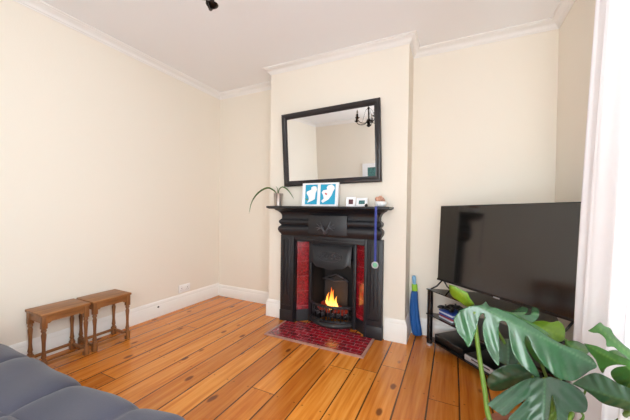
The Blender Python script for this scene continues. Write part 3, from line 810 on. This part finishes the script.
def controller(x, y, z, rz, lab):
    t = thing('game_controller', lab, 'game controller', st(x, y, z), A45+rz, 'game controllers on the disc cases')
    bm = bmesh.new()
    bmesh.ops.create_icosphere(bm, subdivisions=3, radius=1, matrix=Matrix.Translation((0, 0, .017)) @ Matrix.Diagonal((.05, .028, .017, 1)))
    for s in (-1, 1): bmesh.ops.create_icosphere(bm, subdivisions=2, radius=1, matrix=Matrix.Translation((s*.047, -.022, .016)) @ Matrix.Rotation(s*.4, 4, 'Z') @ Matrix.Diagonal((.016, .036, .015, 1)))
    obj('grip_body', bm, M['plastic'], t, smooth='all')
    for s in (-1, 1):
        bm = bmesh.new(); lathe(bm, [(.004, .028), (.004, .038), (.008, .039), (.008, .042)], 12, Matrix.Translation((s*.02, -.01, 0))); obj('thumbstick', bm, M['plastic'], t)
controller(.145, .075, .3272, .1, 'black game controller on the disc cases nearer the post')
controller(.16, .158, .3272, -.1, 'black game controller on the disc cases farther from the post')
c1 = stand_box('games_console', .05, .33, .03, .26, .0605, .112, M['plastic'], .006); tag(c1, 'long matt black media box on the bottom shelf of the stand', 'media box')
c2 = thing('disc_player', 'silver-fronted disc player on the bottom shelf right of the black media box', 'disc player', st(.36, .012, .0605), A45)
obj('body', BX(0, .36, .012, .25, 0, .042, bev=.004), M['plastic'], c2, smooth=True)
obj('front_panel', BX(0, .36, 0, .012, .002, .040, bev=.004), M['silver'], c2, smooth=True)
bm = bmesh.new(); box(bm, .06, .2, -.002, 0, .024, .032); obj('disc_slot', bm, M['plastic'], c2)

# folded umbrella-like blue bundle in the recess
ub = thing('folded_umbrella', 'folded blue umbrella with green band leaning in the recess beside the chimney breast', 'umbrella', (1.452, .185, 0.0), rot=(-.05, -.085, 0))
bm = bmesh.new(); n = 40; rings = []
for z, r in ((.012, .026), (.02, .036), (.06, .039), (.15, .037), (.25, .034), (.33, .029), (.38, .026), (.395, .020)):
    bend = -.016*math.sin(z/.42*PI)
    rings.append([bm.verts.new(((r*(1+.13*math.cos(9*a)))*math.cos(a)+bend, (r*(1+.13*math.cos(9*a)))*math.sin(a), z)) for a in [2*PI*k/n for k in range(n)]])
for a, b in zip(rings, rings[1:]):
    for k in range(n): bm.faces.new((a[k], a[(k+1) % n], b[(k+1) % n], b[k]))
bm.faces.new(rings[0][::-1]); bm.faces.new(rings[-1])
obj('folded_canopy', bm, M['blue'], ub, smooth='all')
bm = bmesh.new(); lathe(bm, [(.024, .395), (.025, .41), (.024, .45), (.022, .453)], 22); obj('green_band', bm, M['green'], ub, smooth=True)
bm = bmesh.new(); lathe(bm, [(.014, .453), (.015, .475), (.018, .49), (.018, .515), (.012, .528), (.0, .53)], 18); obj('handle', bm, M['lightblue'], ub, smooth=True)

# ------------------------------------------------------------------ curtain
cu = thing('sheer_curtain', 'white floor-length sheer curtain hanging at the window on the right', 'curtain', (2.25, -.6, 0))
bm = bmesh.new(); NY, NZ = 150, 30; Wd = 1.15; rows = []
for j in range(NZ+1):
    v = j/NZ; z = .012+(2.43-.012)*v; row = []
    y_lead = -.105-.085*v-.10*v*v      # leading edge leans out towards the bottom
    for i in range(NY+1):
        u = i/NY; s_ = u*(Wd-.03*v)
        amp = .024*(.6+.4*(1-v))*min(1, u*9+.3)
        ph = 2*PI*(u*9.5+.35*math.sin(u*13))+.5*math.sin(v*2.2+u*6)
        x = amp*math.sin(ph)+.006*math.sin(ph*2.3+v*2)-.012*(1-v)
        row.append(bm.verts.new((x, y_lead-s_+.008*math.cos(ph), z)))
    rows.append(row)
for a, b in zip(rows, rows[1:]):
    for i in range(NY): bm.faces.new((a[i], a[i+1], b[i+1], b[i]))
c_o = obj('curtain_fabric', bm, M['sheer'], cu, smooth='all')
sd = c_o.modifiers.new('thickness', 'SOLIDIFY'); sd.thickness = .0012
cr = thing('curtain_rail', 'white curtain rail above the window carrying the sheer curtain', 'curtain rail', (2.25, 0, 2.45))
bm = bmesh.new(); tube(bm, [(0, -.55, 0), (0, -3.1, 0)], .011, 12); obj('rod', bm, M['white'], cr, smooth=True)
for y in (-.62, -2.0, -3.05):
    bm = bmesh.new(); box(bm, .008, XR-2.25, y-.01, y+.01, -.01, .01); obj('bracket', bm, M['white'], cr)

# ------------------------------------------------------------------ chandelier
ch = thing('chandelier', 'dark bronze chandelier with candle arms hanging from the ceiling', 'chandelier', (.665, -1.5, 0))
bm = bmesh.new(); lathe(bm, [(.0, 2.54), (.055, 2.54), (.05, 2.52), (.015, 2.505), (.0, 2.505)], 24, caps=False); obj('ceiling_rose', bm, M['brass'], ch, smooth=True)
bm = bmesh.new()
for k in range(8):
    z0 = 2.505-.024*k
    tube(bm, [(.009*math.cos(t*PI/6)*(k % 2 == 0), .009*math.cos(t*PI/6)*(k % 2 == 1), z0-.015+.019*math.sin(t*PI/6)) for t in range(13)], .0022, 6)
obj('chain', bm, M['brass'], ch, smooth='all')
bm = bmesh.new(); lathe(bm, [(.0, 2.320), (.012, 2.318), (.02, 2.302), (.010, 2.290), (.010, 2.170), (.026, 2.155), (.034, 2.135), (.03, 2.115), (.018, 2.100), (.03, 2.085), (.032, 2.075), (.02, 2.066), (.008, 2.060), (.0, 2.056)], 24, caps=False)
obj('centre_stem', bm, M['brass'], ch, smooth=True)
for k in range(5):
    a = math.radians(196+72*k); ca, sa = math.cos(a), math.sin(a)
    def rp(r, z): return (r*ca, r*sa, z)
    bm = bmesh.new(); tube(bm, spline([rp(.02, 2.140), rp(.07, 2.105), (rp(.145, 2.110)), rp(.188, 2.140), rp(.195, 2.158)], 6), .005, 8)
    arm = obj('arm', bm, M['brass'], ch, smooth='all')
    bm = bmesh.new(); lathe(bm, [(.0, 2.150), (.012, 2.152), (.03, 2.166), (.032, 2.170), (.012, 2.170), (.011, 2.215), (.0, 2.215)], 18, Matrix.Translation((.195*ca, .195*sa, 0)), caps=False); obj('candle_cup', bm, M['brass'], arm, smooth=True)
    bm = bmesh.new(); lathe(bm, [(.004, 2.215), (.012, 2.230), (.011, 2.245), (.003, 2.268), (.0, 2.270)], 14, Matrix.Translation((.195*ca, .195*sa, 0)), caps=False); obj('bulb', bm, M['bulb'], arm, smooth='all')
    bm = bmesh.new(); tube(bm, spline([rp(.018, 2.302), rp(.05, 2.270), rp(.075, 2.210), rp(.10, 2.140)], 6), .0035, 6); obj('crystal_strand', bm, M['crystal'], arm, smooth='all')

# picture on the back wall seen in the mirror
pc = thing('wall_picture', 'white framed picture on the wall opposite, seen reflected in the mirror corner', 'picture', (.25, YB+.002, 1.25))
obj('frame', BX(-.21, .21, 0, .02, 0, .40, bev=.004), M['whiteframe'], pc)
obj('picture', BX(-.10, .12, .02, .0215, .08, .32), M['teal'], pc)

# ------------------------------------------------------------------ camera
f, cx, cy = 285.601, 317.124, 213.57
C = Vector((1.7168, -2.4584, 1.1))
yaw, pit, rol = -.4453, -.0125, .0134
fwd = Vector((math.sin(yaw)*math.cos(pit), math.cos(yaw)*math.cos(pit), math.sin(pit)))
rt = Vector((math.cos(yaw), -math.sin(yaw), 0)); up = rt.cross(fwd)
r2 = rt*math.cos(rol)+up*math.sin(rol); u2 = -rt*math.sin(rol)+up*math.cos(rol)
cd = bpy.data.cameras.new('camera'); co = bpy.data.objects.new('camera', cd); COL.objects.link(co)
m = Matrix((r2, u2, -fwd)).transposed().to_4x4(); m.translation = C; co.matrix_world = m
cd.sensor_width = 36; cd.lens = 36*f/630; cd.shift_x = -(cx-315)/630; cd.shift_y = (cy-210)/630; cd.clip_start = .02
SC.camera = co

# ------------------------------------------------------------------ monstera
mo = thing('monstera_plant', 'large green monstera plant with split leaves in front of the television stand', 'plant', (1.98, -1.22, 0))
O = Vector((1.98, -1.22, 0))
def pt(X_, Y_, d):      # measured outline point of a leaf at distance d in front of the viewpoint
    px, py = 440+X_/3, 280+Y_/3
    return C+(fwd+r2*((px-cx)/f)-u2*((py-cy)/f))*d
def leaf(poly, root, tip, d_root, d_tip, across, mat, fold=.02, ripple=.0024, nveins=7, arch=.03):
    """outline given on its own tilted plane, then arched, folded along the midrib and rippled along the side veins"""
    P2 = [Vector(p) for p in poly]
    dense = []
    S = spline([(p.x, p.y, 0) for p in P2+[P2[0]]], 3)[:-1]
    dense = [Vector((s.x, s.y)) for s in S]
    pts = list(dense); n = len(dense)
    x0, x1 = min(p.x for p in dense), max(p.x for p in dense); y0, y1 = min(p.y for p in dense), max(p.y for p in dense)
    st_ = 7
    i = 0; yy = y0+st_/2
    while yy < y1:
        xx = x0+(st_/2 if i % 2 else 0)
        while xx < x1: pts.append(Vector((xx, yy))); xx += st_
        yy += st_*.87; i += 1
    res = geometry.delaunay_2d_cdt(pts, [], [list(range(n))], 1, 1e-4)
    V, Fc = res[0], res[2]
    R0, T0 = Vector(root), Vector(tip); ax = (T0-R0); Ln = ax.length; ax.normalize(); nr = Vector((-ax.y, ax.x))
    bm = bmesh.new(); vl = bm.verts.layers.float.new('vein'); vs = []
    for p in V:
        q = p-R0; u = q.dot(ax)/Ln; v = q.dot(nr)/Ln
        d = d_root+(d_tip-d_root)*u+across*v
        d += fold*(min(abs(v)*4, 1))                      # halves drop away from the midrib
        d += arch*(4*(u-.5)**2-1)*.5
        ph = (u-abs(v)*.9)*nveins
        d += ripple*math.cos(2*PI*ph)*min(1, abs(v)*6)
        vt = bm.verts.new(pt(p.x, p.y, d)-O)
        mid = max(0, 1-abs(v)*Ln/3.5)*(1 if 0 <= u <= 1 else 0)
        sv = max(0, 1-abs((ph % 1)-.5)*-1-.92)*0+max(0, (math.cos(2*PI*(ph-.5))-.98)/.02)*.45
        vt[vl] = min(1, mid*.6+sv*.28); vs.append(vt)
    for fc in Fc:
        try: bm.faces.new([vs[i] for i in fc])
        except ValueError: pass
    for v_ in [v_ for v_ in bm.verts if not v_.link_faces]: bm.verts.remove(v_)
    o = obj('leaf', bm, mat, mo, smooth='all')
    sm = o.modifiers.new('thickness', 'SOLIDIFY'); sm.thickness = .0012
    return o
LD, LM, LL = M['leaf'], M['leaf_mid'], M['leaf_lime']
# big upper leaf
leaf([(40,118),(60,92),(90,79),(115,76),(130,72),(137,64),(147,78),(170,84),(200,95),(235,112),(270,132),(300,152),(340,178),(380,198),(420,212),(450,228),(465,245),(470,262),(450,272),(430,287),(405,301),(380,302),(350,292),(325,270),(300,240),(280,210),(268,182),(257,168),(254,185),(263,215),(279,245),(292,270),(299,293),(280,285),(260,270),(240,250),(222,225),(212,195),(207,165),(204,140),(195,125),(183,124),(176,140),(178,190),(177,230),(176,258),(160,240),(145,215),(135,190),(129,160),(128,135),(134,112),(128,101),(118,112),(108,150),(100,175),(86,202),(72,180),(52,155)],
     (125, 82), (470, 255), 1.16, 1.02, -.16, LD, fold=.03, nveins=8, arch=.05)
# lower facing leaf
leaf([(142,372),(175,345),(215,320),(255,300),(290,291),(312,296),(330,290),(370,303),(400,315),(430,338),(443,368),(438,395),(415,398),(388,396),(378,440),(350,470),(352,420),(347,380),(337,345),(331,380),(325,425),(310,470),(270,475),(235,450),(205,420),(228,392),(258,358),(225,380),(195,408),(175,398),(160,388)],
     (315, 297), (310, 480), .98, .90, -.02, M['leaf_deep'], fold=.03, nveins=5, arch=.03)
# dark leaf behind, lower left
leaf([(140,312),(142,296),(152,280),(180,262),(215,252),(255,258),(280,285),(262,305),(215,320),(180,332),(152,329)], (275, 275), (142, 318), 1.14, 1.2, -.05, M['leaf_deep'], nveins=4)
leaf([(172,190),(200,176),(228,195),(240,235),(225,256),(200,256),(180,245),(170,222)], (205, 178), (205, 256), 1.28, 1.2, .02, M['leaf_deep'], nveins=4)
leaf([(245,150),(275,165),(300,200),(330,245),(320,262),(285,240),(262,205),(245,180)], (250, 150), (325, 260), 1.24, 1.2, .02, LM, nveins=4)
# lime young leaf, top left
leaf([(27,14),(45,18),(62,28),(82,38),(90,55),(103,72),(90,80),(76,78),(58,64),(40,52),(30,36)], (100, 76), (28, 16), 1.22, 1.26, -.1, LL, fold=.015, nveins=3, ripple=.002, arch=.02)
# curled grey-green leaf behind the ridge
leaf([(195,98),(225,90),(245,80),(262,84),(262,96),(252,104),(272,104),(276,84),(290,82),(298,98),(294,115),(275,128),(245,126),(215,110)], (205, 104), (298, 100), 1.24, 1.2, -.2, LD, fold=.03, nveins=3)
leaf([(165,86),(210,96),(250,116),(300,142),(330,165),(300,160),(250,132),(205,108)], (165, 88), (330, 165), 1.2, 1.16, -.1, LM, nveins=4)
# lime leaf behind
leaf([(258,135),(285,124),(310,122),(335,127),(355,123),(370,135),(376,155),(372,180),(352,186),(325,172),(295,152)], (290, 135), (374, 172), 1.2, 1.16, -.1, LL, nveins=3)
leaf([(376,182),(405,182),(430,192),(447,205),(442,222),(415,212),(385,202)], (378, 190), (445, 216), 1.12, 1.08, -.1, LM, nveins=3)
# right hand leaves
leaf([(444,152),(462,140),(480,127),(494,138),(512,146),(522,164),(545,188),(575,212),(600,235),(600,262),(570,238),(540,216),(520,200),(500,199),(497,178),(478,160),(460,158)], (600, 250), (470, 138), 0.81, 0.91, .1, LM, nveins=4)
leaf([(432,190),(470,198),(505,214),(540,228),(580,246),(610,262),(610,350),(575,338),(545,318),(520,298),(512,276),(530,262),(560,258),(530,254),(500,262),(488,280),(476,262),(466,238),(446,214)], (610, 290), (434, 192), 0.79, 0.95, -.14, LM, fold=.025, nveins=6)
leaf([(505,212),(530,210),(560,225),(600,245),(600,262),(560,246),(530,232)], (600, 255), (506, 212), 0.83, 0.91, .1, LM, nveins=4)
leaf([(395,312),(430,290),(465,278),(500,290),(540,313),(590,332),(620,345),(620,410),(580,398),(540,385),(490,371),(455,345),(425,325)], (610, 380), (397, 311), 0.79, 0.95, -.06, M['leaf_deep'], fold=.02, nveins=6)
leaf([(372,402),(385,394),(402,396),(404,408),(396,424),(382,440),(374,420)], (385, 440), (395, 396), .98, .98, 0, LL, nveins=2)
leaf([(282,180),(300,150+60),(330,245),(345,262),(325,262),(300,240),(285,215)], (285, 185), (340, 262), 1.2, 1.18, 0, LL, nveins=3)
# stems
def stem(pts, r, r2=None):
    bm = bmesh.new(); tube(bm, [p-O for p in spline(pts, 8)], r, 10, r2); return obj('stem', bm, M['stem'], mo, smooth='all')
P0 = Vector((1.98, -1.22, .29))
stem([pt(104, 95, 1.17), pt(108, 150, 1.16), pt(118, 230, 1.14), pt(134, 330, 1.1), pt(150, 420, 1.06), P0+Vector((-.07, -.02, .0))], .0075, .010)
stem([pt(313, 297, .992), pt(320, 330, 1.01), pt(335, 400, 1.03), P0+Vector((-.02, -.03, 0))], .007, .009)
stem([pt(268, 276, 1.155), pt(300, 330, 1.15), pt(330, 400, 1.12), P0+Vector((-.03, .03, 0))], .006, .008)
stem([pt(205, 182, 1.3), pt(260, 300, 1.25), pt(320, 400, 1.15), P0+Vector((-.01, .05, 0))], .006, .008)
stem([pt(98, 76, 1.235), pt(150, 120, 1.27), pt(230, 250, 1.26), pt(310, 390, 1.16), P0+Vector((-.05, .04, 0))], .005, .008)
stem([pt(250, 120, 1.25), pt(300, 240, 1.26), pt(340, 380, 1.15), P0+Vector((.01, .04, 0))], .005, .008)
stem([pt(372, 176, 1.18), pt(380, 196, 1.18), pt(360, 300, 1.16), pt(350, 400, 1.1), P0+Vector((.02, .02, 0))], .005, .008)
stem([pt(612, 285, .80), pt(578, 320, .84), pt(556, 370, .88), pt(548, 420, .93), P0+Vector((.07, -.03, 0))], .009, .010)
stem([pt(612, 378, .80), pt(560, 400, .90), pt(530, 440, .98), P0+Vector((.05, -.05, 0))], .006, .009)
stem([pt(455, 285, 1.0), pt(420, 380, 1.04), pt(425, 420, 1.04), P0+Vector((.04, 0, 0))], .003, .005)
stem([pt(385, 438, .98), pt(388, 470, 1.02), P0+Vector((.0, -.06, 0))], .004, .006)
bm = bmesh.new(); lathe(bm, [(.0, 0), (.105, 0), (.135, .24), (.15, .24), (.152, .285), (.138, .285), (.13, .265), (.0, .265)], 36, caps=False); obj('pot', bm, M['pot'], mo, smooth=True)
bm = bmesh.new(); lathe(bm, [(.0, .2655), (.13, .2655), (.12, .275), (.0, .282)], 30, caps=False); obj('soil', bm, M['soil'], mo)

# ------------------------------------------------------------------ light
wd = bpy.data.worlds.new('sky'); SC.world = wd; wd.use_nodes = True
bg = wd.node_tree.nodes['Background']; bg.inputs[0].default_value = (.86, .93, 1, 1); bg.inputs[1].default_value = 2.0
def area(name, loc, rot, sx, sy, e, col):
    l = bpy.data.lights.new(name, 'AREA'); l.shape = 'RECTANGLE'; l.size = sx; l.size_y = sy; l.energy = e; l.color = col
    o = bpy.data.objects.new(name, l); COL.objects.link(o); o.location = loc; o.rotation_euler = rot; return o
area('window_daylight', (XR+.16, (WY0+WY1)/2, (WZ0+WZ1)/2), (0, math.radians(90), 0), WZ1-WZ0-.1, WY1-WY0-.1, 50, (.93, .97, 1))
area('window_skylight', (XR+1.1, (WY0+WY1)/2, 2.2), (0, math.radians(66), 0), 2.2, 3.2, 120, (.95, .98, 1))
area('added_door_fill', ((BX0+BX1)/2, YB-.16, 1.15), (math.radians(90), 0, 0), BX1-BX0-.15, 1.9, 45, (.93, .97, 1))  # added fill light, set at the unseen door
SC.view_settings.view_transform = 'Standard'; SC.view_settings.look = 'None'
SC.view_settings.gamma = 1; SC.view_settings.exposure = .45
SC.cycles.max_bounces = 12; SC.cycles.diffuse_bounces = 8; SC.cycles.transparent_max_bounces = 16
SC.cycles.use_denoising = True; SC.cycles.sample_clamp_indirect = 6
